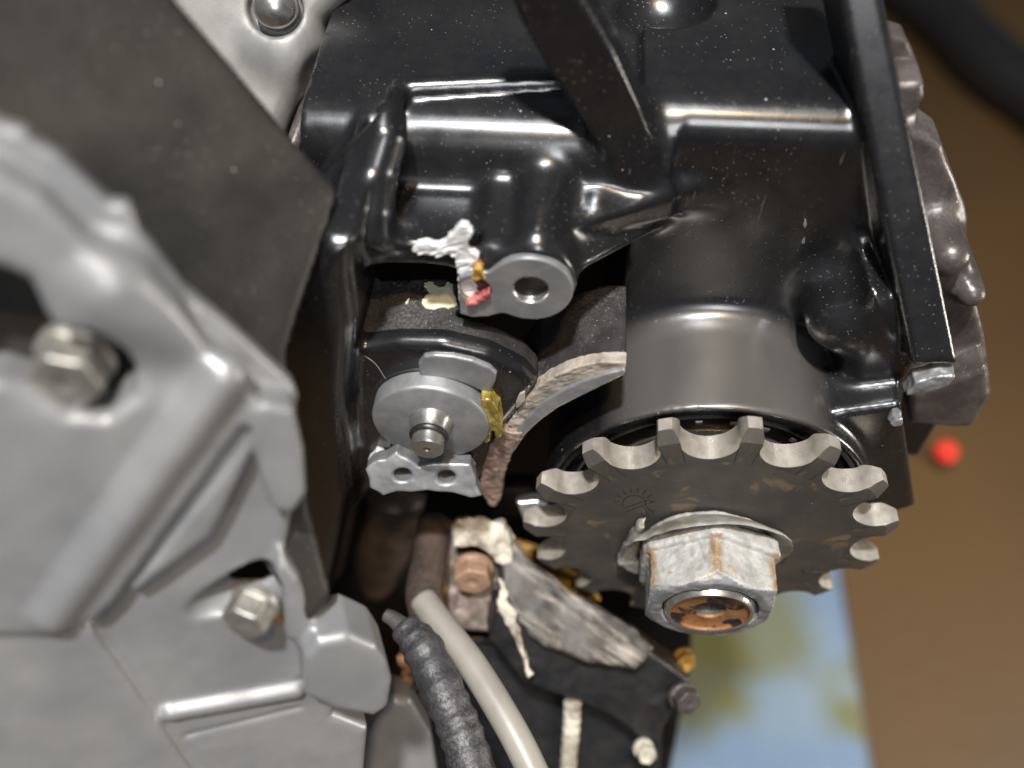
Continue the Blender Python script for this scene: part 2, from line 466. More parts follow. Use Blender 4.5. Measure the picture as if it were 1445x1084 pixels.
def lathe(name, prof, seg, m, parent=None, axis='y', wob=None, loc=(0, 0, 0)):
    """prof: (radius, t) along the axis"""
    bm = bmesh.new(); rings = []
    for r, t in prof:
        ring = []
        for i in range(seg):
            a = 2 * math.pi * i / seg
            rr, tt = (r, t) if wob is None else wob(a, r, t)
            ring.append(bm.verts.new((rr * math.sin(a), tt, rr * math.cos(a))))
        rings.append(ring)
    for a, b in zip(rings, rings[1:]):
        for i in range(seg):
            bm.faces.new((a[i], a[(i + 1) % seg], b[(i + 1) % seg], b[i]))
    if prof[0][0] < 0.02: bm.faces.new(rings[0])
    if prof[-1][0] < 0.02: bm.faces.new(rings[-1])
    bmesh.ops.recalc_face_normals(bm, faces=bm.faces)
    me = bpy.data.meshes.new(name); bm.to_mesh(me); bm.free()
    o = link(name, me, m, parent)
    o.location = loc
    es = me
    try:
        o.modifiers.new('smooth', 'EDGE_SPLIT').split_angle = math.radians(38)
    except Exception:
        pass
    return o


def tube(name, pts, rad, m, parent=None, seg=20, res=10, wob=None):
    """a tube swept along a Catmull-Rom curve through pts"""
    P = [np.array(p, float) for p in pts]
    P = [2 * P[0] - P[1]] + P + [2 * P[-1] - P[-2]]
    path, rads = [], []
    rl = rad if isinstance(rad, (list, tuple)) else [rad] * len(pts)
    for i in range(1, len(P) - 2):
        for k in range(res):
            t = k / res
            path.append(0.5 * ((2 * P[i]) + (-P[i - 1] + P[i + 1]) * t + (2 * P[i - 1] - 5 * P[i] + 4 * P[i + 1] - P[i + 2]) * t * t + (-P[i - 1] + 3 * P[i] - 3 * P[i + 1] + P[i + 2]) * t ** 3))
            rads.append(rl[i - 1] * (1 - t) + rl[i] * t)
    path.append(P[-2]); rads.append(rl[-1])
    bm = bmesh.new(); rings = []
    up = np.array([0.3, 0.2, 1.0])
    for i, p in enumerate(path):
        t = path[min(i + 1, len(path) - 1)] - path[max(i - 1, 0)]; t /= np.linalg.norm(t)
        u = np.cross(t, up); u /= np.linalg.norm(u); v = np.cross(u, t); up = v
        rr = rads[i] * (1 if wob is None else wob(i))
        rings.append([bm.verts.new(p + rr * (math.cos(a) * u + math.sin(a) * v)) for a in [2 * math.pi * k / seg for k in range(seg)]])
    for a, b in zip(rings, rings[1:]):
        for i in range(seg):
            bm.faces.new((a[i], a[(i + 1) % seg], b[(i + 1) % seg], b[i]))
    bm.faces.new(rings[0]); bm.faces.new(rings[-1])
    bmesh.ops.recalc_face_normals(bm, faces=bm.faces)
    me = bpy.data.meshes.new(name); bm.to_mesh(me); bm.free()
    return link(name, me, m, parent)


def jag(pts, amp, n=5, seed=1):
    """roughen a polygon outline: each side is cut in n and shaken"""
    rnd = random.Random(seed); out = []
    for i in range(len(pts)):
        a, b = pts[i], pts[(i + 1) % len(pts)]
        for k in range(n):
            t = k / n
            out.append((a[0] + (b[0] - a[0]) * t + rnd.uniform(-amp, amp), a[1] + (b[1] - a[1]) * t + rnd.uniform(-amp, amp)))
    return out


def bbox2(pts, m=0.15):
    a = [p[0] for p in pts]; b = [p[1] for p in pts]
    return min(a) - m, max(a) + m, min(b) - m, max(b) + m


def chunk(name, px, y0, y1, m, parent, h=0.03, r=0.03, rough=0.0, sc=6, jagg=0.0, holes=(), seed=1, stretch=(1, 1, 1), n=5, ridge=0.0):
    """a plate on the plane y=y0 with the outline seen in the photograph, going back to y1"""
    pts = PY(jag(px, jagg, n, seed) if jagg else px, y0)
    x0, x1, z0, z1 = bbox2(pts)
    hl = []
    for (hx, hy, hr) in holes:
        c = at(hx, hy, y=y0); hl.append((c[0], c[2], hr))

    def fn(X, Y, Z):
        d = prism(X, Z, Y, pts, y0, y1, r)
        if rough:
            d = d + rough * fbm(X * stretch[0], Y * stretch[1], Z * stretch[2], sc, seed)
        if ridge:
            d = d + ridge * np.abs(noise3(X * .5 + Z * .35, Y * 0, Z * 1.5 - X * .7, 7, seed + 5))
        for c in hl:
            d = np.maximum(d, -(np.sqrt((X - c[0]) ** 2 + (Z - c[1]) ** 2) - c[2]))
        return d
    return sdfobj(name, fn, (x0, min(y0, y1) - 0.15, z0), (x1, max(y0, y1) + 0.15, z1), h, m, parent, local=False)


# ------------------------------------------------------------------ floor, towel
FZ = -60.0
def sheet(name, pts, m, z, th=0.0, wave=0.0, n=40):
    xs = [p[0] for p in pts]; ys = [p[1] for p in pts]
    bm = bmesh.new(); g = []
    # bilinear quad
    for i in range(n + 1):
        row = []
        for j in range(n + 1):
            u, v = i / n, j / n
            p = [(1 - u) * (1 - v) * pts[0][k] + u * (1 - v) * pts[1][k] + u * v * pts[2][k] + (1 - u) * v * pts[3][k] for k in (0, 1)]
            zz = z + wave * (math.sin(p[0] * 0.35 + 1.3 * math.sin(p[1] * 0.11)) * 0.5 + math.sin(p[1] * 0.27 + p[0] * 0.12) * 0.5)
            row.append(bm.verts.new((p[0], p[1], zz)))
        g.append(row)
    for i in range(n):
        for j in range(n):
            bm.faces.new((g[i][j], g[i + 1][j], g[i + 1][j + 1], g[i][j + 1]))
    if th:
        bmesh.ops.solidify(bm, geom=bm.faces[:], thickness=th)
    me = bpy.data.meshes.new(name); bm.to_mesh(me); bm.free()
    return link(name, me, m)


tag(sheet('floor', [(-600, -400), (600, -400), (600, 900), (-600, 900)], 'floor', FZ, 0, 0, 4), kind='structure')
tw = [at(a, b, z=FZ + 1.2)[:2] for a, b in ((780, 1300), (1262, 1300), (1185, 790), (700, 790))]
tag(sheet('towel', tw, 'towel', FZ + 0.9, 0.5, 0.5, 60), 'pale blue oil-stained towel lying flat on the brown floor', 'towel')
# a dark hose lying on the floor, top right
hz = FZ + 4.6
tag(tube('floor_hose', [at(1230, -60, z=hz), at(1330, 20, z=hz), at(1400, 90, z=hz), at(1500, 160, z=hz), at(1600, 250, z=hz)], 4.2, 'rubber'),
    'thick black hose lying across the brown floor behind the engine', 'hose')
lp = at(1334, 640, z=FZ + 1.5)  # red spot of light, built as an added glowing body
t = thing('indicator_light', 'small round glowing red light lying on the brown floor', 'indicator light', lp)
lathe('housing', [(1.0, -1.2), (1.0, 0.1), (0.95, 0.2), (0.0, 0.2)], 28, 'rubber', t).rotation_euler = (math.radians(90), 0, 0)
lathe('lens', [(0.95, 0.2), (0.9, 0.6), (0.7, 0.9), (0.3, 1.05), (0.0, 1.1)], 28, 'led', t).rotation_euler = (math.radians(90), 0, 0)

# ------------------------------------------------------------------ the black casing
YC = 3.7                                     # rear wall of the casing
zt = at(1040, 163, y=YC)[2]                  # height where the wall turns over
ztl = at(680, 185, y=YC - 0.3)[2]
SHZ = at(560, 343, y=1.7)[2]                 # shelf height of the upper mount
shelf = PZ([(492, 349), (540, 343), (595, 344), (640, 348), (668, 352), (700, 352), (790, 352), (800, 320), (900, 290), (1010, 250), (1000, 150), (600, 150), (470, 190)], SHZ)
LUG = at(748, 402, y=1.5)
DISC = at(607, 601, y=0.5)
dome = PY([(395, 470), (470, 488), (505, 491), (560, 484), (625, 485), (690, 500), (738, 524), (757, 545), (735, 575), (704, 612), (692, 660), (670, 690), (600, 695), (530, 690), (500, 720), (480, 820), (430, 850), (380, 700)], 0.95)
leftm = PY([(455, 345), (497, 350), (494, 400), (500, 470), (490, 560), (500, 700), (478, 800), (468, 840), (430, 880), (380, 700), (365, 520), (385, 430)], 0.35)
rightrib = PY([(1165, -120), (1226, -120), (1246, 0), (1300, 262), (1353, 512), (1310, 528), (1290, 512), (1262, 420), (1215, 240), (1185, 40)], 1.6)
rmass = PY([(1215, 480), (1235, 430), (1265, 440), (1300, 525), (1272, 598), (1200, 650), (1120, 640), (1130, 600), (1190, 560)], 2.0)
flange = PY([(1180, 600), (1276, 588), (1296, 732), (1262, 742), (1250, 735), (1150, 735)], 1.2)
fin = PY([(680, -100), (790, -100), (822, 0), (868, 80), (905, 160), (922, 215), (915, 260), (890, 255), (835, 200), (775, 110), (735, 40)], 3.35)
rimU = [(885, 512), (850, 511), (815, 518), (785, 530), (757, 548), (735, 572), (716, 600), (698, 628), (684, 660), (680, 690), (694, 716)]
rimL = [(881, 530), (850, 545), (820, 560), (790, 575), (765, 592), (742, 614), (724, 640), (713, 668), (707, 700), (702, 716)]
def arc_mid(k):
    out = []
    for i_ in range(11):
        t_ = i_ / 10
        def ev(c_):
            q_ = t_ * (len(c_) - 1); a_ = min(int(q_), len(c_) - 2); f_ = q_ - a_
            return (c_[a_][0] * (1 - f_) + c_[a_ + 1][0] * f_, c_[a_][1] * (1 - f_) + c_[a_ + 1][1] * f_)
        u_, l_ = ev(rimU), ev(rimL)
        out.append((u_[0] * (1 - k) + l_[0] * k, u_[1] * (1 - k) + l_[1] * k))
    return out
rimwall = PY(arc_mid(0.1) + rimL[::-1], 1.1)
rc0, rc1 = at(1242, 0, y=1.8), at(1345, 500, y=1.8); rcd = (rc0 - rc1) * 3
rightcut = [(rc1[0] - rcd[0], rc1[2] - rcd[2]), (rc0[0] + rcd[0], rc0[2] + rcd[2]), (rc0[0] + 40, rc0[2] + rcd[2]), (rc0[0] + 40, rc1[2] - rcd[2])]
hole1 = at(669, 337, z=SHZ)
YB = 12.0


def case(X, Y, Z):
    # stepped profile of the rear wall (extruded along x)
    d = si(YC - Y + 0.0 * Z, Z - zt - (Y - YC) * 0.05, 0.8)
    d = np.maximum(np.maximum(d, -1.5 - Z), np.maximum(np.maximum(-2.2 - X, X - 6), Y - YB))
    e = si(YC - 0.3 - Y + 0.0 * Z, Z - ztl - (Y - YC) * 0.05, 1.1)
    e = np.maximum(np.maximum(e, SHZ - 0.4 - Z), np.maximum(np.maximum(-8.6 - X, X + 1.6), Y - YB))
    d = su(d, e, 0.25)
    d = np.maximum(d, -poly2(X, Z, rightcut))
    # shelf
    s = prism(X, Y, Z, shelf, SHZ - 0.55, SHZ, 0.12)
    d = su(d, s, 0.5)
    # lug barrel and the slimmer boss beside it
    d = su(d, cyl(X, Z, Y, (LUG[0], LUG[2]), 0.86, 1.52, YC, 0.10), 0.36)
    c2 = at(690, 402, y=1.5)
    d = su(d, cyl(X, Z, Y, (c2[0], c2[2] - 0.05), 0.46, 1.55, YC, 0.12), 0.45)
    d = su(d, cap(X, Y, Z, (LUG[0] + 0.1, 1.9, SHZ + 0.05), (LUG[0] + 0.15, YC, SHZ + 0.1), 0.33, 0.5), 0.3)
    d = su(d, cap(X, Y, Z, (c2[0], 1.9, SHZ - 0.1), (c2[0] + .05, YC - .2, SHZ + 0.0), 0.14, 0.2), 0.35)
    # gusset ridge
    d = su(d, prism3(X, Y, Z, [at(798, 392, y=1.62), at(948, 312, y=3.7), at(900, 262, y=3.9), at(800, 262, y=3.7), at(740, 340, y=1.9)], 0.45, 0.12), 0.22)
    g0, g1 = at(840, 292, y=3.1), at(905, 303, y=3.5)
    d = su(d, cap(X, Y, Z, g0, g1, 0.16, 0.10), 0.35)
    # plug hole in the cracked corner
    d = np.maximum(d, -np.maximum(np.sqrt((X - hole1[0]) ** 2 + (Y - hole1[1]) ** 2) - 0.17, 6.0 - Z + 0 * X))
    # output boss round the sprocket shaft
    b = cyl(X, Z, Y, (0, 0), 3.66, 0.95, YC + 1, 0.10)
    d = su(d, b, 0.7)
    # round bolt boss and the flank to its right
    bb = at(1190, 462, y=2.5)
    d = su(d, cap(X, Y, Z, (bb[0], 2.9, bb[2] - 0.15), (bb[0], 5, bb[2] - 0.15), 0.66), 0.6)
    d = su(d, prism(X, Z, Y, rmass, 2.2, 6, 0.35), 0.7)
    d = su(d, prism(X, Z, Y, flange, 1.5, 2.6, 0.15), 0.25)
    # bearing bore
    d = np.maximum(d, -cyl(X, Z, Y, (0, 0), 3.5, -1, 2.0, 0.05))
    # long rib on the right, recess left of it
    rc = cap(X, Y, Z, at(1180, -90, z=zt + .1), at(1214, 105, z=zt + .05), 0.6, 0.25)
    d = ss(d, rc, 0.08)
    d = ss(d, sph(X, Y, Z, at(938, -20, z=zt + .4), 1.1), 0.06)
    d = su(d, prism3(X, Y, Z, [at(1288, 516, y=1.6), at(1353, 516, y=1.6), at(1222, -130, y=5.0), at(1158, -130, y=5.0)], 1.7, 0.12), 0.15)
    # slanting rib across the middle
    d = su(d, prism(X, Z, Y, fin, 3.45, 4.3, 0.12), 0.35)
    # dusty arm at the left and the folded ledge on the top
    d = su(d, prism3(X, Y, Z, [at(418, 262, d=17.2), at(540, 135, y=3.1), at(549, 185, y=2.6), at(512, 232, y=2.0), at(492, 285, y=1.3), at(476, 335, y=0.9), at(425, 330, d=17.0)], 0.8, 0.36), 0.6)
    d = su(d, cap(X, Y, Z, at(548, 158, y=3.4), at(566, 126, z=ztl + .05), 0.22, 0.16), 0.15)
    d = su(d, cap(X, Y, Z, at(566, 126, z=ztl + .1), at(800, 115, z=ztl + .1), 0.22, 0.22), 0.10)
    # lower mount round the selector shaft
    e = prism(X, Z, Y, dome, 0.95, 3.0, 0.22)
    e = su(e, prism(X, Z, Y, leftm, 0.35, 8, 0.45), 0.3)
    e = e - 0.0
    cut = at(648, 450, y=2.0)[0]
    jg = 0.10 * noise3(X, X * 0, Z, 3.0, 5)
    e = np.maximum(e, -np.maximum(np.maximum(cut + 0.05 * noise3(X * 0, Y, Z, 4, 2) - X, 1.75 - Y), X + 2.0 + 0 * Z))
    e = np.maximum(e, -np.maximum(np.maximum(2.75 + jg + 0.06 * noise3(X, Y * 0, Z * 0, 7, 9) - Y, -7.35 - X), X + 2.0 + 0 * Z))
    # wall that runs round the chain sprocket
    sh = prism(X, Z, Y, rimwall, 1.1, 3.3, 0.05)
    e = su(e, sh, 0.3)
    d = su(d, e, 0.12)
    # dark mouth between wall and boss
    ho = at(567, 668, y=0.9)
    return d


case_t = thing('engine_casing', 'cracked glossy black engine casing with broken mounts behind the sprocket', 'engine casing')
sdfobj('casing_shell', case, (-9.6, 0.1, -5.5), (5.9, 9.5, 13.6), 0.07, ['black', 'black_dusty'], case_t, local=False,
       attr=lambda c: np.clip((2.45 - np.abs(c[:, 0] + .15)) / 1.5, 0, 1) * np.clip((0.42 - np.abs(np.hypot(c[:, 0], c[:, 2]) - 3.66)) / 0.34, 0, 1) * (c[:, 2] > 0) * np.clip((c[:, 1] - 0.95) / 0.12, 0, 1) * np.clip((3.6 - c[:, 1]) / 0.7, 0, 1), attrname='worn',  # fades sideways and backwards like the boss-top sheen it paints
       sel=lambda c, n: (((c[:, 2] > 3.6) & (c[:, 2] < 5.6) & (c[:, 0] < -2.3) & (c[:, 0] > -7.7) & (n[:, 2] > 0.72) & (c[:, 1] > 1.3)) | ((np.hypot(c[:, 0], c[:, 2]) > 4.2) & (c[:, 2] < 5.6) & (c[:, 0] > -4.7) & (c[:, 0] < -1.9) & (c[:, 2] > 2.5) & (n[:, 2] > .3) & (c[:, 1] > 1.35) & (c[:, 1] < 3.5))).astype(int))

# machined lug face, holes, fracture
def lugf(X, Y, Z):
    c2 = at(672, 407, y=1.5)
    body = np.sqrt((X - LUG[0]) ** 2 + (Z - LUG[2]) ** 2) - 0.80
    neck = poly2(X, Z, PY([(648, 384), (676, 377), (690, 378), (712, 372), (730, 380), (730, 425), (712, 434), (690, 440), (668, 441), (650, 436)], 1.5))
    d2 = su(body, neck, 0.12)
    d = ext(d2, Y, 1.36, 1.8, 0.03)
    d = np.maximum(d, -(np.sqrt((X - LUG[0] - .02) ** 2 + (Z - LUG[2] + 0.0) ** 2) - 0.335))
    h2 = at(672, 402, y=1.5)
    d = np.maximum(d, -(np.sqrt((X - h2[0]) ** 2 + (Z - h2[2]) ** 2) - 0.30 - 0.02 * np.sin(Y * 50)))
    return d


sdfobj('lug_face', lugf, (LUG[0] - 1.75, 1.25, LUG[2] - 1.0), (LUG[0] + 1.0, 1.95, LUG[2] + 1.0), 0.025, 'machined', case_t, local=False)
lathe('bushing', [(0.38, 1.5), (0.335, 1.38), (0.31, 1.42), (0.31, 3.3), (0.0, 3.3)], 48, 'steel', case_t, loc=(LUG[0] + .02, 0, LUG[2]))
h2 = at(672, 402, y=1.5)
lathe('threaded_hole', [(0.29, 1.42)] + [(0.29 - 0.03 * (k % 2), 1.46 + 0.05 * k) for k in range(16)] + [(0.0, 2.3)], 40, 'copper', case_t, loc=(h2[0], 0, h2[2]))
chunk('fracture_face', [(580, 354), (588, 346), (600, 343), (612, 346), (626, 342), (640, 328), (650, 318), (663, 321), (667, 332), (660, 343), (662, 353), (677, 363), (671, 378), (672, 392), (688, 414), (676, 428), (650, 437), (647, 425), (645, 385), (640, 366), (630, 361), (618, 366), (606, 361), (596, 364), (584, 358)],
      1.45, 1.62, 'fracture', case_t, h=0.017, r=0.012, rough=0.006, sc=12, jagg=0.02, ridge=0.035, seed=4, stretch=(1, 1, 2.2), n=3)
chunk('threadlock_residue', [(662, 428), (676, 421), (690, 410), (693, 416), (684, 428), (668, 434), (655, 432)], 1.27, 1.6, 'pink', case_t, h=0.022, rough=0.03, sc=8, seed=2)
chunk('brass_residue', [(668, 378), (678, 380), (684, 392), (676, 398), (668, 394)], 1.27, 1.6, 'copper', case_t, h=0.022, rough=0.05, sc=8, seed=8)

# selector shaft: disc, pin, o-ring
t = thing('selector_shaft', 'round grey shaft disc with short centre pin in the broken lower mount', 'shaft end', (DISC[0], 0.5, DISC[2]))
lathe('disc', [(0.0, 0.02), (1.16, 0.02), (1.20, 0.05), (1.22, 0.10), (1.22, 0.62), (1.22, 0.9)], 96, 'machined', t)
lathe('pin', [(0.0, -0.58), (0.05, -0.58), (0.08, -0.66), (0.08, -0.68), (0.30, -0.68), (0.335, -0.65), (0.335, -0.42), (0.30, -0.40), (0.30, -0.30), (0.36, -0.28), (0.40, -0.1), (0.46, 0.0), (0.46, 0.06)], 64, 'steel', t, loc=(0.03, 0, 0.12))
lathe('rubber_ring', [(0.30 + 0.075 * math.cos(a) + .03, -0.345 + 0.075 * math.sin(a)) for a in [math.pi * 2 * k / 12 for k in range(13)]], 48, 'rubber', t, loc=(0.03, 0, 0.12))
lathe('mount_ring', [(1.23, 0.45), (1.30, 0.42), (1.36, 0.5), (1.38, 0.7)], 96, 'rubber', t)
chunk('machined_pad', [(591, 527), (590, 514), (598, 504), (612, 502), (640, 504), (668, 510), (692, 520), (701, 529), (699, 540), (692, 554), (686, 556), (662, 545), (640, 537), (615, 533), (596, 533)], 0.84, 1.3, 'machined', case_t, h=0.025, r=0.05)
chunk('torn_edge', [(520, 650), (532, 642), (548, 646), (556, 634), (566, 642), (590, 655), (612, 650), (640, 652), (662, 650), (672, 664), (664, 668), (650, 660), (600, 664), (572, 652), (545, 658), (526, 660)], 0.74, 0.95, 'fracture', case_t, h=0.024, r=0.02, rough=0.04, sc=7, seed=9)

# fracture band along the rim of the chain wall, seen as the broken front edge
mid = arc_mid(0.55)
chunk('broken_rim', rimU[:7] + mid[:7][::-1], 1.0, 1.3, 'fracture_tan', case_t, h=0.024, r=0.03, rough=0.014, sc=6, jagg=0.02, seed=11, n=3, ridge=0.02)
chunk('rim_band', mid[:8] + rimL[:7][::-1], 0.93, 1.3, 'machined', case_t, h=0.024, r=0.03, rough=0.006, sc=6, jagg=0.008, seed=12, n=3)
chunk('broken_rim', [(706, 606), (720, 612), (738, 612), (724, 640), (713, 668), (708, 702), (700, 718), (692, 715), (676, 694), (680, 660), (690, 632)], 0.88, 1.5, 'fracture_brown', case_t, h=0.028, r=0.04, rough=0.022, sc=5, jagg=0.025, seed=13, n=3, ridge=0.025)
def seal(X, Y, Z):
    pts = PY([(670, 598), (678, 600), (676, 580), (680, 558), (692, 560), (704, 574), (709, 592), (708, 612), (700, 618), (696, 606), (692, 618), (684, 624), (678, 608)], 0.72)
    return prism(X, Z, Y, pts, 0.62, 1.15, 0.06) + 0.035 * fbm(X, Y, Z * .5, 5, 7)


sdfobj('sealant_smear', seal, (at(690, 600, y=.72)[0] - 0.6, 0.4, at(690, 600, y=.72)[2] - 0.8), (at(690, 600, y=.72)[0] + .6, 1.4, at(690, 600, y=.72)[2] + 1.0), 0.025, 'sealant', case_t, local=False)
# paint flaked off: thin skins cut from the casing's own surface
def flake(name, px, z, m, seed=1, lift=0.045, zr=0.7, amp=0.03):
    pts = jag(PZ(px, z), amp, 4, seed); x0, x1, y0, y1 = bbox2(pts, 0.05)
    def fn(X, Y, Z):
        return np.maximum(case(X, Y, Z) - lift, poly2(X, Y, pts) + 0 * Z)
    return sdfobj(name, fn, (x0, y0, z - zr), (x1, y1, z + zr), 0.03, m, case_t, local=False)


flake('bare_patch', [(601, 431), (612, 427), (617, 434), (628, 436), (634, 430), (641, 432), (643, 446), (647, 460), (636, 466), (610, 467), (597, 460), (600, 452), (610, 446), (604, 438)], SHZ * 0 + 4.55, 'cream', 3)
flake('bare_patch', [(578, 452), (582, 449), (580, 458), (576, 458)], 4.55, 'cream', 5, amp=0.01)
chunk('bare_patch', [(733, 556), (741, 553), (741, 566), (735, 573), (728, 578), (728, 568)], 0.925, 1.0, 'fracture_tan', case_t, h=0.02, r=0.01, jagg=0.01, seed=6)
cw = at(1320, 545, y=1.9)
chunk('chipped_edge', [(1278, 560), (1292, 541), (1310, 535), (1330, 531), (1348, 532), (1338, 546), (1316, 552), (1292, 557)], 1.5, 1.9, 'machined', case_t, h=0.025, r=0.04, rough=0.03, sc=4.5, seed=12)
chunk('chipped_edge', [(1255, 600), (1262, 594), (1273, 592), (1274, 600), (1264, 605)], 1.15, 1.5, 'machined', case_t, h=0.025, r=0.03, rough=0.03, sc=6, seed=14)  # pale metal patch painted in for the highlight on the flange edge
tube('hair_scratch', [at(514, 502, y=0.93), at(530, 514, y=0.93), at(545, 536, y=0.93)], 0.009, 'sleeve', case_t, seg=6)
chunk('paint_nick', [(1131, 342), (1136, 334), (1136, 344), (1132, 346)], YC - 0.03, YC + .1, 'machined', case_t, h=0.02, r=0.01, seed=1)
chunk('paint_nick', [(1133, 318), (1137, 308), (1139, 318), (1136, 324)], YC - 0.03, YC + .1, 'machined', case_t, h=0.02, r=0.01, seed=1)

# ------------------------------------------------------------------ bearing behind the sprocket
t = thing('output_bearing', 'dark round bearing and oil seal set in the casing bore behind the sprocket', 'bearing', (0, 1.3, 0))
lathe('outer_ring', [(3.50, 0.3), (3.50, -0.20), (3.47, -0.25), (3.38, -0.26), (3.33, -0.20), (3.30, -0.02)], 160, 'rubber', t)
lathe('seal_ring', [(3.27, 0.1), (3.25, -0.08), (3.22, -0.11), (3.12, -0.11), (3.08, -0.06), (3.06, 0.1)], 160, 'rubber', t)
lathe('steel_ring', [(3.04, 0.05), (3.03, -0.09), (2.99, -0.10), (2.97, 0.05)], 160, 'steel', t)
lathe('seal_face', [(2.96, 0.05), (2.9, 0.0), (2.55, 0.0), (2.5, 0.1)], 120, 'rubber', t)
lathe('inner_ring', [(2.5, 0.3), (2.48, -0.05), (2.3, -0.06), (2.2, 0.1), (1.0, 0.1)], 96, 'steel', t)
for k in range(24):
    a = math.radians(15 * k + 5)
    bm = bmesh.new(); bmesh.ops.create_cube(bm, size=1, matrix=Matrix.Translation((2.76 * math.sin(a), -0.03, 2.76 * math.cos(a))) @ Matrix.Rotation(a, 4, 'Y') @ Matrix.Diagonal((0.16, 0.06, 0.12, 1)))
    bmesh.ops.bevel(bm, geom=bm.edges[:], offset=0.02, segments=1, affect='EDGES')
    if k == 0:
        cme = bpy.data.meshes.new('cage_pocket')
    me = bpy.data.meshes.new('cage_pocket'); bm.to_mesh(me); bm.free()
    if k == 0 or -40 < ((15 * k + 5 + 180) % 360 - 180) < 60:
        link('cage_pocket', me, 'machined', t, smooth=False)

# ------------------------------------------------------------------ sprocket
NT = 15; PR = 1.5875 / (2 * math.sin(math.pi / NT)); RR = 0.60; TIP = 4.12; TH = 0.58
PHASE = math.degrees(-0.126168446)       # from the fit: the first tooth stands at 12 deg + PHASE
def half_profile():
    """from the gap centre (angle 0) to the tooth centre (angle 12 deg), in polar form"""
    out = []
    gx, gy = 0.0, PR
    for k in range(9):                    # roller seat
        a = math.radians(180 - k * 8.6)
        out.append((gx + RR * math.sin(a), gy + RR * math.cos(a)))
    x0, y0 = out[-1]
    ta = math.radians(12)
    tx, ty = TIP * math.sin(ta) - 0.14 * math.cos(ta), TIP * math.cos(ta) + 0.14 * math.sin(ta)
    for k in range(1, 7):
        t_ = k / 6; bul = 0.05 * math.sin(math.pi * t_)
        dx, dy = tx - x0, ty - y0; L_ = math.hypot(dx, dy)
        out.append((x0 + dx * t_ - dy / L_ * bul * 1.0, y0 + dy * t_ + dx / L_ * bul * 1.0))
    out.append(((TIP + 0.01) * math.sin(ta), (TIP + 0.01) * math.cos(ta)))
    return out


hp = half_profile()
c12, s12 = math.cos(math.radians(12)), math.sin(math.radians(12))
half = [((x * c12 - y * s12), (x * s12 + y * c12)) for x, y in hp]         # tooth centre turned to +z
full = half + [(-x, y) for x, y in half[-2::-1]]
tm = bmesh.new()
def tring(f, y):
    return [tm.verts.new((x * f(x, z), y(x, z) if callable(y) else y, z * f(x, z))) for x, z in full]
R3 = 3.84
def f_in(x, z): return 3.14 / math.hypot(x, z)
def f_ch(x, z): return min(1.0, R3 / math.hypot(x, z))
inn = tring(f_in, 0.0); chf = tring(f_ch, 0.0)
frt = tring(lambda x, z: 1.0, lambda x, z: 0.0 + max(0, math.hypot(x, z) - R3) * 0.5 + 0.015)
bck = tring(lambda x, z: 1.0, lambda x, z: TH - max(0, math.hypot(x, z) - R3) * 0.5)
chb = tring(f_ch, TH); inb = tring(f_in, TH)
nf = len(full)
for i in range(nf - 1):
    for a, b, mi in ((inn, chf, 0), (chf, frt, 0), (frt, bck, 1), (bck, chb, 0), (chb, inb, 0)):
        vs = [a[i], a[i + 1], b[i + 1], b[i]]
        try:
            fc = tm.faces.new(vs)
            fc.material_index = mi
        except ValueError:
            pass
bmesh.ops.remove_doubles(tm, verts=tm.verts, dist=0.0008)
bmesh.ops.recalc_face_normals(tm, faces=tm.faces)
# make sure the rim faces look outwards
s_ = sum(1 if f.normal.dot(f.calc_center_median() - Vector((0, TH / 2, 3.2))) > 0 else -1 for f in tm.faces)
if s_ < 0:
    bmesh.ops.reverse_faces(tm, faces=tm.faces)
tme = bpy.data.meshes.new('tooth'); tm.to_mesh(tme); tm.free()
for q in ('sprocket', 'toothsteel'): tme.materials.append(MT[q])
for pl in tme.polygons: pl.use_smooth = pl.material_index == 1
spr = thing('sprocket', 'dark fifteen-tooth drive sprocket with bright worn tooth gaps', 'sprocket', (0, 0, 0))
lathe('disc_plate', [(1.0, 0.0), (1.6, 0.0), (2.6, 0.0), (3.142, 0.0)], 180, 'sprocket', spr)
lathe('back_plate', [(1.0, TH), (3.142, TH)], 180, 'sprocket', spr)
for k in range(NT):
    o = bpy.data.objects.new('tooth', tme); COL.objects.link(o); o.parent = spr
    o.rotation_euler = (0, math.radians(12 + PHASE + 24 * k), 0)
    o.modifiers.new('smooth', 'EDGE_SPLIT').split_angle = math.radians(35)


# engraving: sunburst and the number 15
def strokes(name, lines, parent, y=-0.004, wd=0.022):
    bm = bmesh.new()
    for ln in lines:
        pts = [at(a, b, y=0) for a, b in ln]
        for p, q in zip(pts, pts[1:]):
            d = np.array([q[0] - p[0], q[2] - p[2]]); L_ = np.hypot(*d)
            if L_ < 1e-4: continue
            n_ = np.array([-d[1], d[0]]) / L_ * wd / 2; e = d / L_ * wd * 0.3
            v = []
            for yy in (y, 0.01):
                for s1, s2 in ((-1, -1), (1, -1), (1, 1), (-1, 1)):
                    c = np.array([p[0], p[2]]) - e if s1 < 0 else np.array([q[0], q[2]]) + e
                    c = c + n_ * s2
                    v.append(bm.verts.new((c[0], yy, c[1])))
            for f in ((0, 1, 2, 3), (4, 5, 6, 7), (0, 1, 5, 4), (1, 2, 6, 5), (2, 3, 7, 6), (3, 0, 4, 7)):
                bm.faces.new([v[i] for i in f])
    bmesh.ops.recalc_face_normals(bm, faces=bm.faces)
    me = bpy.data.meshes.new(name); bm.to_mesh(me); bm.free()
    return link(name, me, 'engrave', parent, smooth=False)


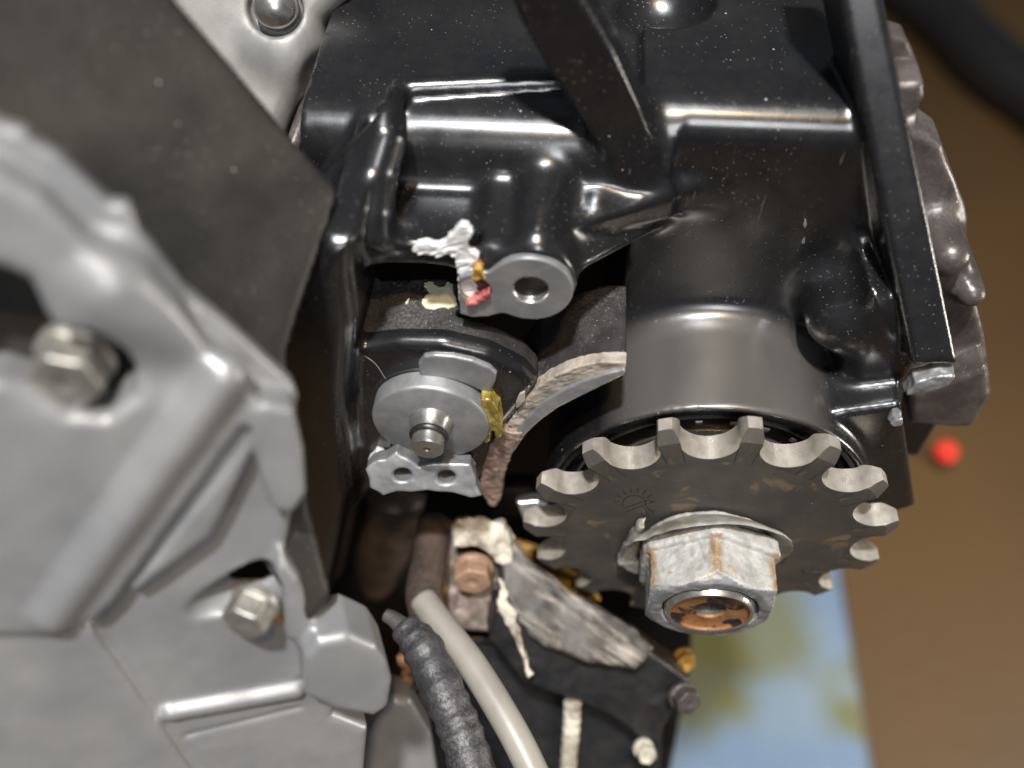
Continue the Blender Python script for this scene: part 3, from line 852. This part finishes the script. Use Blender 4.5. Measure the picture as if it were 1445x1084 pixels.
arc_ = [(893 + 17 * math.cos(a) * 1.0 + 2, 712 - 13 * math.sin(a)) for a in [math.radians(-10 + 200 * k / 12) for k in range(13)]]
sun = [arc_, [(880, 717), (917, 705)], [(884, 722), (922, 708)]]
for k in range(8):
    a = math.radians(10 + 160 * k / 7)
    sun.append([(895 + 21 * math.cos(a), 711 - 16 * math.sin(a)), (895 + 29 * math.cos(a), 711 - 23 * math.sin(a))])
sun += [[(908, 716), (915, 726)], [(912, 715), (922, 724)], [(903, 724), (912, 730)], [(915, 720), (926, 721)]]
strokes('sun_emblem', sun, spr)
strokes('number_mark', [[(1129, 803), (1134, 809)], [(1132, 801), (1136, 811)], [(1157, 799), (1148, 800), (1147, 804), (1154, 804), (1158, 808), (1153, 812), (1147, 811)]], spr)

# lock washer, nut, shaft
t = thing('lock_washer', 'bent steel lock washer with a turned-up rim between sprocket and nut', 'washer', (0, 0, 0))
NC = np.array([0.02, 0.0])
def wwob(a, r, tt):
    up = math.cos(a)                       # 1 at the top
    edge = max(0, (r - 1.3) / 0.6)
    k = 0.46 * max(0, up + .25) * edge + 0.26 * edge * max(0, math.cos(a - math.radians(292))) ** 2
    ro = r + (0.02 * math.sin(9 * a) + 0.015 * math.sin(23 * a + 1)) * edge * (0.4 + 1.6 * (math.sin(a) < -0.6))
    return ro, tt - k
lathe('washer_plate', [(1.15, -0.03), (1.3, -0.05), (1.5, -0.07), (1.7, -0.09), (1.84, -0.11), (1.88, -0.09), (1.88, -0.04), (1.84, -0.015), (1.6, -0.01), (1.2, -0.01)], 140, 'washer', t, wob=wwob)
fold = PY([(872, 800), (884, 770), (902, 748), (912, 745), (906, 762), (900, 790), (906, 812), (896, 812), (884, 808)], -0.35)
def foldf(X, Y, Z):
    return prism(X, Z, Y, fold, -0.32, -0.05, 0.05) + 0.035 * fbm(X, Y, Z, 5, 31)
fb = bbox2(fold, 0.25)
sdfobj('folded_tab', foldf, (fb[0], -0.8, fb[2]), (fb[1], 0.1, fb[3]), 0.035, 'washer', t, local=False)

nut = thing('output_nut', 'pale corroded hexagon nut with brown corner stains on the sprocket shaft', 'nut', (0, 0, 0))
HA = math.radians(-10)
def hexd(X, Z, rin, rot):
    d = None
    for k in range(3):
        a = rot + k * math.pi / 3
        v = np.abs(X * math.sin(a) + Z * math.cos(a)) - rin
        d = v if d is None else np.maximum(d, v)
    return d
HROT = math.radians(28)
def nutf(X, Y, Z):
    r = np.sqrt(X ** 2 + Z ** 2)
    a = ext(np.maximum(hexd(X, Z, 1.45, HROT), r - 1.62), Y, -0.78, -0.34, 0.09)
    a = np.minimum(a, ext(r - 1.38, Y, -0.5, -0.05, 0.05))
    b = ext(np.maximum(hexd(X, Z, 1.31, HROT), r - 1.50), Y, -1.72, -0.5, 0.10)
    d = su(a, b, 0.06)
    d = np.maximum(d, (r - 1.17 - (Y + 1.78) * 1.3) * 0.62)                   # chamfer of the front face
    d = np.maximum(d, -(np.maximum(r - 1.04, Y + 0.9)))
    return d + 0.022 * fbm(X, Y, Z, 2.6, 17) + 0.008 * noise3(X, Y, Z, 12, 3)
def nstain(c):
    r = np.hypot(c[:, 0], c[:, 2]); a = np.arctan2(c[:, 0], c[:, 2])
    k = (a - HROT + math.pi / 6) % (math.pi / 3); k = np.minimum(k, math.pi / 3 - k)
    s = np.clip(1 - k / 0.13, 0, 1) * (c[:, 1] < -0.72) * (c[:, 1] > -1.55) * (r > 1.2)
    return np.clip(s * 1.6, 0, 1)
sdfobj('nut_body', nutf, (-1.8, -1.95, -1.8), (1.8, 0.05, 1.8), 0.03, ['nut', 'nutface'], nut, attr=nstain, local=False,
       sel=lambda c, n: ((n[:, 1] < -0.72) & (c[:, 1] < -1.5)).astype(int))
sh = thing('output_shaft', 'rust-orange hollow shaft end in the middle of the nut', 'shaft', (0, 0, 0))
lathe('shaft_tube', [(0.96, 1.3), (0.96, -1.70), (0.90, -1.80), (0.84, -1.78)], 90, 'steel', sh)
lathe('rusty_end', [(0.84, -1.78), (0.83, -1.72), (0.80, -1.70), (0.45, -1.72), (0.36, -1.70), (0.345, -1.64)], 90, 'rust', sh)
lathe('bore', [(0.345, -1.64), (0.34, 0.3)], 60, 'steel', sh)
lathe('bore_end', [(0.34, 0.3), (0.0, 0.3)], 40, 'inside', sh)


# ------------------------------------------------------------------ things behind and round the casing
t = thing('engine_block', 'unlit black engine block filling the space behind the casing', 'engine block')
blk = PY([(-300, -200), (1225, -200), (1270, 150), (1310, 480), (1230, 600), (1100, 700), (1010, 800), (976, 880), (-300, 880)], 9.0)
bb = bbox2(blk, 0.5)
sdfobj('block_wall', lambda X, Y, Z: prism(X, Z, Y, blk, 9.0, 14.0, 0.4), (bb[0], 8.3, bb[2]), (bb[1], 14.6, bb[3]), 0.45, 'inside', t, local=False)  # dark backing, its near-black colour stands for shade in the gaps

# right-hand side casting of the engine
t = thing('side_casting', 'brown-black lumpy engine casting sticking out right of the casing rib', 'engine casting')
def lumps(X, Y, Z):
    P_ = lambda pts, y=3.2: PY(pts, y)
    d = prism(X, Z, Y, P_([(1235, 40), (1256, 50), (1280, 56), (1296, 92), (1304, 116), (1262, 124), (1235, 120)], 5.0), 5.0, 5.6, 0.08)
    d = su(d, prism(X, Z, Y, P_([(1240, 120), (1303, 118), (1306, 150), (1296, 185), (1330, 208), (1336, 225), (1350, 262), (1366, 312), (1364, 338), (1310, 340), (1250, 240)], 4.2), 4.2, 5.2, 0.12), 0.06)
    c = at(1290, 160, y=4.3); d = ss(d, sph(X, Y, Z, (c[0] + .2, 4.1, c[2]), 0.36), 0.15)
    
    c = at(1348, 372, y=3.0); d = su(d, cap(X, Y, Z, (c[0] - .1, 3.2, c[2]), (c[0] - .3, 5.5, c[2]), 0.40), 0.4)
    d = su(d, prism(X, Z, Y, P_([(1290, 350), (1370, 350), (1376, 420), (1392, 480), (1400, 560), (1380, 600), (1340, 604), (1290, 520)], 3.4), 3.4, 6, 0.2), 0.15)
    c = at(1378, 425, y=3.0); d = su(d, cap(X, Y, Z, (c[0] - .05, 3.2, c[2]), (c[0] - .2, 5, c[2]), 0.26), 0.4)
    d = su(d, prism(X, Z, Y, P_([(1284, 560), (1392, 520), (1398, 560), (1374, 604), (1350, 606), (1285, 600)], 2.7), 2.7, 6, 0.15), 0.1)
    return d + 0.02 * fbm(X, Y, Z, 1.6, 5)
a, b = at(1230, 20, y=3.2), at(1420, 640, y=2.7)
sdfobj('cast_body', lumps, (a[0] - .4, 2.4, b[2] - .6), (b[0] + .3, 6.3, a[2] + .5), 0.06, 'lump', t, local=False)
e0, e1 = at(1314, 309, y=4.18), at(1352, 284, y=4.18)
tube('joint_seam', [e0, (e0 + e1) / 2, e1], 0.022, 'sleeve', t, seg=8, res=4)
# frame plate, upper left
FP = Frame((.60, -.05, .80), 470, 260, 15.3)
t = thing('frame_plate', 'scuffed dark frame plate crossing the top left corner', 'frame plate', matrix=FP.matrix())
fpp = FP.P([(-200, -200), (100, -200), (214, -50), (250, 0), (330, 92), (400, 178), (479, 268), (462, 330), (430, 420), (406, 500), (415, 560), (440, 720), (470, 840), (440, 880), (360, 760), (200, 600), (-200, 500)])
bb = bbox2(fpp, .2)
sdfobj('plate_body', lambda X, Y, Z: prism(X, Y, Z, fpp, -0.55, 0.0, 0.06), (bb[0], bb[2], -0.8), (bb[1], bb[3], 0.15), 0.09, 'frame', t)

# aluminium casting behind the plate with its bolt
FA = Frame((.05, -.25, .95), 350, 90, 19.0)
t = thing('upper_casting', 'rounded grey aluminium casting above the dark frame plate', 'engine casting', matrix=FA.matrix())
fa = FA.P([(200, -80), (520, -90), (490, -10), (452, 30), (428, 90), (412, 150), (395, 205), (340, 160), (230, 20)])
bb = bbox2(fa, .3)
hc_ = FA.uv(388, 12)
def alu(X, Y, Z):
    d = prism(X, Y, Z, fa, -2.2, 0.0, 0.45)
    c = FA.uv(395, 70); d = su(d, sph(X, Y, Z, (c[0], c[1], -.75), 0.95), .3)
    d = ss(d, cyl(X, Y, Z, (hc_[0], hc_[1]), 0.55, -.25, 2, .08), .1)
    c = FA.uv(440, 120); d = ss(d, sph(X, Y, Z, (c[0] + .5, c[1], -.2), 0.7), .25)
    return d
sdfobj('cast_body', alu, (bb[0], bb[2], -2.4), (bb[1], bb[3], .5), 0.07, 'alu', t)
def hexbolt(name, label, fr, rad, hgt, m, washer=None, dome=0.1):
    t = thing(name, label, 'bolt', matrix=fr.matrix())
    def f(X, Y, Z):
        r = np.sqrt(X ** 2 + Y ** 2)
        d = ext(np.maximum(hexd(X, Y, rad, .3), r - rad * 1.12), Z, 0, hgt, rad * .1)
        d = np.maximum(d, (r - rad * .98 + (Z - hgt) * 1.6) * .5)
        d = np.maximum(d, -(np.sqrt(X ** 2 + Y ** 2 + (Z - hgt - rad * .75) ** 2) - rad * .85))
        d = su(d, ext(r - rad * 1.22, Z, -0.05, hgt * .22, rad * .08), rad * .08)
        return d + 0.01 * rad * noise3(X, Y, Z, 5 / rad, 1)
    k = rad * 1.5
    sdfobj('bolt_head', f, (-k, -k, -.3), (k, k, hgt + .3), rad / 18, m, t)
    return t
FB = Frame((.1, -.45, .9), 388, 10, 18.6)
def domeb(X, Y, Z): return su(ext(np.sqrt(X ** 2 + Y ** 2) - .40, Z, -.4, .15, .12), sph(X, Y, Z, (0, 0, -.15), .46), .1)
t = thing('domed_bolt', 'shiny domed bolt head in the aluminium casting at the top', 'bolt', matrix=FB.matrix())
sdfobj('bolt_head', domeb, (-.7, -.7, -.6), (.7, .7, .6), .03, 'steel', t)
tag(tube('bracket_strip', [at(500, -40, d=20.5), at(478, 40, d=20.3), at(448, 120, d=20.0), at(420, 190, d=19.6), at(402, 230, d=19.4)], [.25, .25, .22, .18, .1], 'lump'), 'dark scratched bracket strip running down beside the aluminium casting', 'bracket')
tag(tube('brass_fitting', [at(500, 20, d=23), at(485, 70, d=22.6), at(468, 105, d=22.4)], [.25, .33, .2], 'copper'), 'brass-coloured fitting in the dark gap behind the bracket strip', 'fitting')  # amber glints in the gap put into a coloured blob

# ------------------------------------------------------------------ grey engine cover, lower left
FC = Frame((.30, -.50, .81), 110, 510, 12.0)
t = thing('engine_cover', 'large silver-grey cast engine cover at lower left with ridges and bolt pockets', 'engine cover', matrix=FC.matrix())
q = FC.P
o1 = q([(-120, 60), (-60, 130), (0, 176), (34, 186), (46, 202), (84, 222), (112, 250), (152, 288), (184, 292), (198, 330), (262, 412), (330, 468), (414, 545), (421, 560), (414, 590), (400, 660), (380, 700), (300, 700), (-120, 700)], -0.55)
o2 = q([(-120, 190), (0, 245), (60, 280), (120, 342), (190, 400), (240, 432), (290, 492), (345, 538), (385, 596), (360, 640), (300, 760), (140, 878), (60, 900), (-120, 900)], 0)
o3 = q([(120, 880), (330, 628), (350, 600), (400, 600), (418, 690), (408, 760), (385, 800), (402, 850), (440, 900), (480, 960), (470, 1010), (520, 1030), (500, 1250), (300, 1250)], -0.35)
o3b = q([(-120, 860), (140, 878), (300, 1090), (400, 1260), (-120, 1260)], -0.2)
lobe = q([(345, 578), (378, 572), (414, 580), (430, 640), (433, 700), (414, 728), (386, 724), (372, 690), (352, 620)], 0.05)
lobeF = q([(448, 905), (492, 897), (532, 915), (548, 940), (554, 965), (549, 1000), (528, 1014), (470, 1004), (430, 985), (428, 930)], 0.25)
lobeG = q([(398, 790), (424, 825), (447, 880), (462, 900), (440, 925), (405, 910), (396, 850), (388, 810)], 0.0)
b1 = FC.uv(112, 505); s1a = FC.uv(285, 880); s1b = FC.uv(362, 845)
pocket = q([(-90, 380), (0, 378), (42, 396), (62, 440), (80, 470), (130, 470), (176, 500), (192, 525), (188, 560), (150, 592), (96, 586), (50, 556), (0, 540), (-90, 540)])
def U(px, py, h): return (*FC.uv(px, py, h), h)
def cover(X, Y, Z):
    d = prism(X, Y, Z, o1, -0.95, -0.55, 0.07)
    d = su(d, prism(X, Y, Z, o2, -0.95, 0.0, 0.16), 0.06)
    d = su(d, prism(X, Y, Z, o3b, -0.95, -0.12, 0.2), 0.15)
    d = su(d, prism(X, Y, Z, o3, -0.95, -0.35, 0.15), 0.12)
    d = su(d, prism(X, Y, Z, lobe, -0.95, 0.02, 0.10), 0.08)
    d = su(d, prism(X, Y, Z, lobeG, -1.1, -0.05, 0.22), 0.2)
    d = su(d, prism(X, Y, Z, lobeF, -0.9, 0.25, 0.16), 0.2)
    # raised ridge with the groove beside it
    d = su(d, cap(X, Y, Z, U(318, 528, -.05), U(75, 868, -.05), 0.30, 0.26), 0.25)
    d = ss(d, cap(X, Y, Z, U(345, 605, -.12), U(142, 872, -.15), 0.12, 0.10), 0.10)
    d = ss(d, cap(X, Y, Z, U(142, 882, -.2), U(300, 1110, -.2), 0.14, 0.14), 0.12)
    # upper swelling, bowl with the bolt
    d = su(d, cap(X, Y, Z, U(165, 400, -.35), U(215, 465, -.4), 0.5, 0.45), 0.35)
    d = ss(d, cap(X, Y, Z, U(60, 560, .55), U(215, 545, .45), 0.5, 0.35), 0.5)
    d = ss(d, prism(X, Y, Z, pocket, -4, 2, 0.05), 0.16)
    # slot with the second bolt
    d = ss(d, cap(X, Y, Z, (s1a[0], s1a[1], -.2), (s1b[0] + .1, s1b[1], -.6), 0.26, 0.50), 0.10)
    d = ss(d, cap(X, Y, Z, (s1a[0] + .1, s1a[1] + .02, -1.2), (s1b[0] + .05, s1b[1], -1.2), 0.2, 0.42), 0.08)
    d = su(d, cap(X, Y, Z, U(240, 1003, -.35), U(418, 972, -.35), 0.17, 0.17), 0.12)
    d = ss(d, cap(X, Y, Z, U(262, 1040, -.33), U(425, 1000, -.33), 0.05, 0.06), 0.05)
    return d + 0.006 * noise3(X, Y, Z, 2.5, 3)
lo_ = np.min([np.min(o, 0) for o in (o1, o2, o3, lobeF)], 0); hi_ = np.max([np.max(o, 0) for o in (o1, o2, o3, lobeF)], 0)
sdfobj('cover_shell', cover, (lo_[0] - .2, lo_[1] - .2, -2.8), (hi_[0] + .3, hi_[1] + .2, .75), 0.055, 'cover', t)
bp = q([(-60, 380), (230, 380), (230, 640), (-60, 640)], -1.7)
link_ = sdfobj('pocket_floor', lambda X, Y, Z: np.minimum(prism(X, Y, Z, bp, -2.6, -1.75, .05), prism(X, Y, Z, q([(230, 790), (420, 790), (420, 910), (230, 910)], -1.4), -2.6, -1.7, .05)), (lo_[0], lo_[1], -2.8), (hi_[0], hi_[1], -1.5), 0.15, 'inside', t)  # near-black floors added so the pockets look fully shaded
hexbolt('cover_bolt', 'blurred steel hexagon bolt in the dark pocket of the grey cover', Frame((.05, -.68, .72), 110, 497, 12.7), 0.44, 0.66, 'dull_steel')
hexbolt('slot_bolt', 'small steel hexagon bolt in the dark slot of the grey cover', Frame((-.25, -.6, .72), 362, 848, 15.2), 0.34, 0.5, 'dull_steel')
tag(sdfobj('gasket_lump', lambda X, Y, Z: sph(X, Y, Z, at(390, 868, d=15.6), .16) + .06 * fbm(X, Y, Z, 5, 3), at(390, 868, d=15.6) - .4, at(390, 868, d=15.6) + .4, .03, 'copper'), 'ochre gasket remnant beside the small bolt in the cover slot', 'gasket')

# ------------------------------------------------------------------ below the casing
def plate(name, label, cat, px, n, c, d, th, m, r=.05, rough=0., sc=3, jg=0., h=.04, parent=None, seed=1, stretch=(1, 1, 1)):
    fr = Frame(n, c[0], c[1], d)
    pts = fr.P(px)
    if jg: pts = jag(pts, jg, 4, seed)
    bb = bbox2(pts, .2)
    fn = lambda X, Y, Z: prism(X, Y, Z, pts, -th, 0, r) + (rough * fbm(X * stretch[0], Y * stretch[1], Z * stretch[2], sc, seed) if rough else 0)
    o = sdfobj(name, fn, (bb[0], bb[2], -th - .2), (bb[1], bb[3], .25), h, m)
    o.matrix_world = fr.matrix()
    if parent is not None:
        o.parent = parent
    return tag(o, label, cat) if label else o


FD = Frame((.02, -.38, .92), 595, 672, 19.55)
dpp = jag(FD.P([(516, 664), (524, 652), (545, 648), (558, 637), (575, 648), (592, 658), (612, 652), (640, 655), (664, 656), (670, 672), (678, 700), (664, 704), (640, 697), (600, 694), (560, 696), (540, 700), (522, 688)]), .02, 2, 3)
h_a, h_b = FD.uv(568, 671), FD.uv(630, 674)
def drilled(X, Y, Z):
    d = prism(X, Y, Z, dpp, -.5, 0, .05) + 0.012 * fbm(X, Y, Z, 3, 3)
    for c in (h_a, h_b):
        r = np.sqrt(((X - c[0])) ** 2 + ((Y - c[1]) * 1.25) ** 2)
        d = np.maximum(d, -(r - .19 - np.clip(Z + .05, 0, 1) * 1.0))
    return d
o = sdfobj('drilled_plate', drilled, (dpp[0][0] - .3, -1.2, -.7), (dpp[0][0] + 3.0, 1.2, .2), .028, 'machined', None)
o.matrix_world = FD.matrix(); o.parent = case_t
tag(tube('exhaust_pipe', [at(560, 690, y=3.2), at(545, 760, y=2.7), at(530, 830, y=2.4), at(512, 930, y=2.2), at(500, 1010, y=2.0)], 0.86, 'pipe', seg=40), 'brown-stained dark pipe going down beneath the drilled plate', 'pipe')
tag(tube('rubber_hose', [at(614, 735, d=23.6), at(606, 790, d=22.7), at(598, 835, d=21.9), at(604, 866, d=21.5)], 0.44, 'pipe'), 'thin dark hose between the brown pipe and the rusty bolt', 'hose')
tag(tube('beige_cable', [at(596, 846, d=21.5), at(625, 885, d=21), at(664, 935, d=20.4), at(705, 1000, d=19.8), at(738, 1060, d=19.4), at(775, 1140, d=19)], 0.33, 'sleeve', seg=28), 'smooth beige cable sleeve running down to the bottom edge', 'cable')
ct = thing('taped_cable', 'cable loom wrapped in wrinkled black tape beside the beige sleeve', 'cable', (0, 0, 0))
tube('tape_wrap', [at(570, 884, d=20.5), at(596, 915, d=20.2), at(622, 970, d=19.8), at(645, 1020, d=19.5), at(662, 1070, d=19.2), at(678, 1140, d=19)], [.33, .44, .46, .45, .47, .48], 'tape', ct, seg=28, res=12, wob=lambda i: 1 + .04 * math.sin(i * 1.1) + .035 * ((i // 7) % 2))
tube('cable_end', [at(545, 868, d=20.8), at(556, 874, d=20.7), at(572, 888, d=20.5)], [.15, .17, .22], 'steel', ct)
tag(plate('rusty_bracket', 'brown-stained bracket plate under the rusty bolt', 'bracket', [(590, 760), (640, 745), (700, 770), (708, 800), (704, 892), (650, 890), (610, 870), (592, 820)], (0, .1, 1), (650, 820), 23.4, .6, 'pipe', rough=.02))
tag(plate('corroded_clamp', 'white corroded metal clamp above the rusty bolt', 'clamp', [(636, 744), (650, 734), (684, 736), (712, 742), (726, 764), (722, 800), (706, 800), (690, 778), (640, 772)], (0, -.1, 1), (670, 755), 22.4, .6, 'white_oxide', r=.1, rough=.09, sc=2.2, jg=.05))
hexbolt('rusty_bolt', 'rust-brown hexagon bolt head under the white corroded clamp', Frame((.0, -.62, .75), 668, 800, 22.9), 0.42, 0.5, 'rusty_bolt')
g = thing('chain_guide', 'broken chain guide with worn streaky top and black side below the sprocket', 'chain guide')
def gpart(name, px, n, c, d, th, m, **k):
    o = plate(name, None, None, px, n, c, d, th, m, **k)
    o.parent = g
    return o
gpart('guide_body', [(700, 860), (760, 880), (860, 888), (908, 915), (975, 962), (978, 985), (950, 1000), (930, 1050), (905, 1045), (860, 1010), (800, 985), (740, 965), (690, 905)], (.1, -.35, .95), (820, 940), 23.0, 1.0, 'rubber', r=.12, rough=.03, sc=1.5)
gpart('worn_surface', [(700, 752), (722, 752), (746, 790), (796, 826), (850, 858), (900, 888), (925, 915), (900, 945), (830, 935), (770, 912), (732, 880), (708, 830)], (.15, .25, .95), (790, 850), 22.5, .7, 'guide', r=.12, rough=.05, sc=1.2, jg=.03)
gpart('broken_edge', [(706, 820), (716, 830), (716, 852), (730, 872), (738, 905), (750, 952), (744, 960), (732, 915), (712, 882), (703, 850)], (.1, -.1, 1), (725, 880), 22.1, .3, 'white_oxide', r=.05, rough=.06, sc=3, jg=.03)
hexbolt('guide_bolt', 'grey-pink bolt end at the right tip of the chain guide', Frame((.3, -.3, .9), 962, 980, 22.8), 0.30, 0.4, 'lump')
hexbolt('pale_bolt', 'small pale bolt head near the bottom edge below the chain guide', Frame((.2, -.2, .95), 907, 1055, 24), 0.22, 0.4, 'white_oxide')
tag(tube('speckled_rod', [at(808, 990, d=23.4), at(806, 1030, d=23.6), at(802, 1080, d=23.8), at(798, 1140, d=24)], 0.22, 'white_oxide', wob=lambda i: 1 + .06 * math.sin(i * 2.1)), 'pale speckled threaded rod hanging below the chain guide', 'rod')
tag(plate('lower_bracket', 'black lower bracket at the bottom edge beside the towel', 'bracket', [(600, 900), (720, 900), (860, 990), (935, 1030), (925, 1180), (560, 1180)], (0, -.3, .95), (760, 1040), 26, 1.0, 'rubber', h=.08))
tag(plate('lower_casting', 'blue-grey casting at the bottom edge between cover and taped cable', 'engine casting', [(555, 985), (580, 990), (610, 1040), (625, 1140), (500, 1140), (520, 1040)], (.2, -.4, .9), (560, 1050), 22.5, 1.0, 'cover', r=.2, h=.06))
tag(plate('rust_clump', 'orange rust clump with a pale spot beside the taped cable', 'rust clump', [(560, 930), (590, 925), (602, 950), (598, 975), (568, 978)], (0, -.3, 1), (580, 950), 22.6, .4, 'rust', r=.1, rough=.06))
tag(plate('steel_block', 'small steel block seen through the gap left of the sprocket', 'block', [(728, 708), (760, 706), (776, 714), (776, 736), (740, 740)], (0, -.3, 1), (750, 722), 23.0, .5, 'steel', r=.06, h=.03))
tag(plate('brass_plate', 'ochre brass strip behind the lower left sprocket teeth', 'strip', [(726, 765), (760, 775), (830, 825), (850, 850), (820, 850), (770, 815)], (0, -.3, 1), (790, 810), 24.5, .3, 'copper', r=.06))
tag(plate('black_carrier', 'black carrier plate in shadow under the sprocket', 'bracket', [(430, 690), (760, 690), (900, 800), (976, 850), (976, 930), (970, 960), (930, 1180), (400, 1180)], (0, -.5, .9), (780, 790), 27.5, .8, 'inside', h=.08))  # continues the block's dark backing downwards, shade painted as near-black
hexbolt('amber_knob', 'amber-brown knob in the shadow above the chain guide tip', Frame((.3, -.3, .9), 962, 928, 24.5), 0.25, 0.3, 'copper')
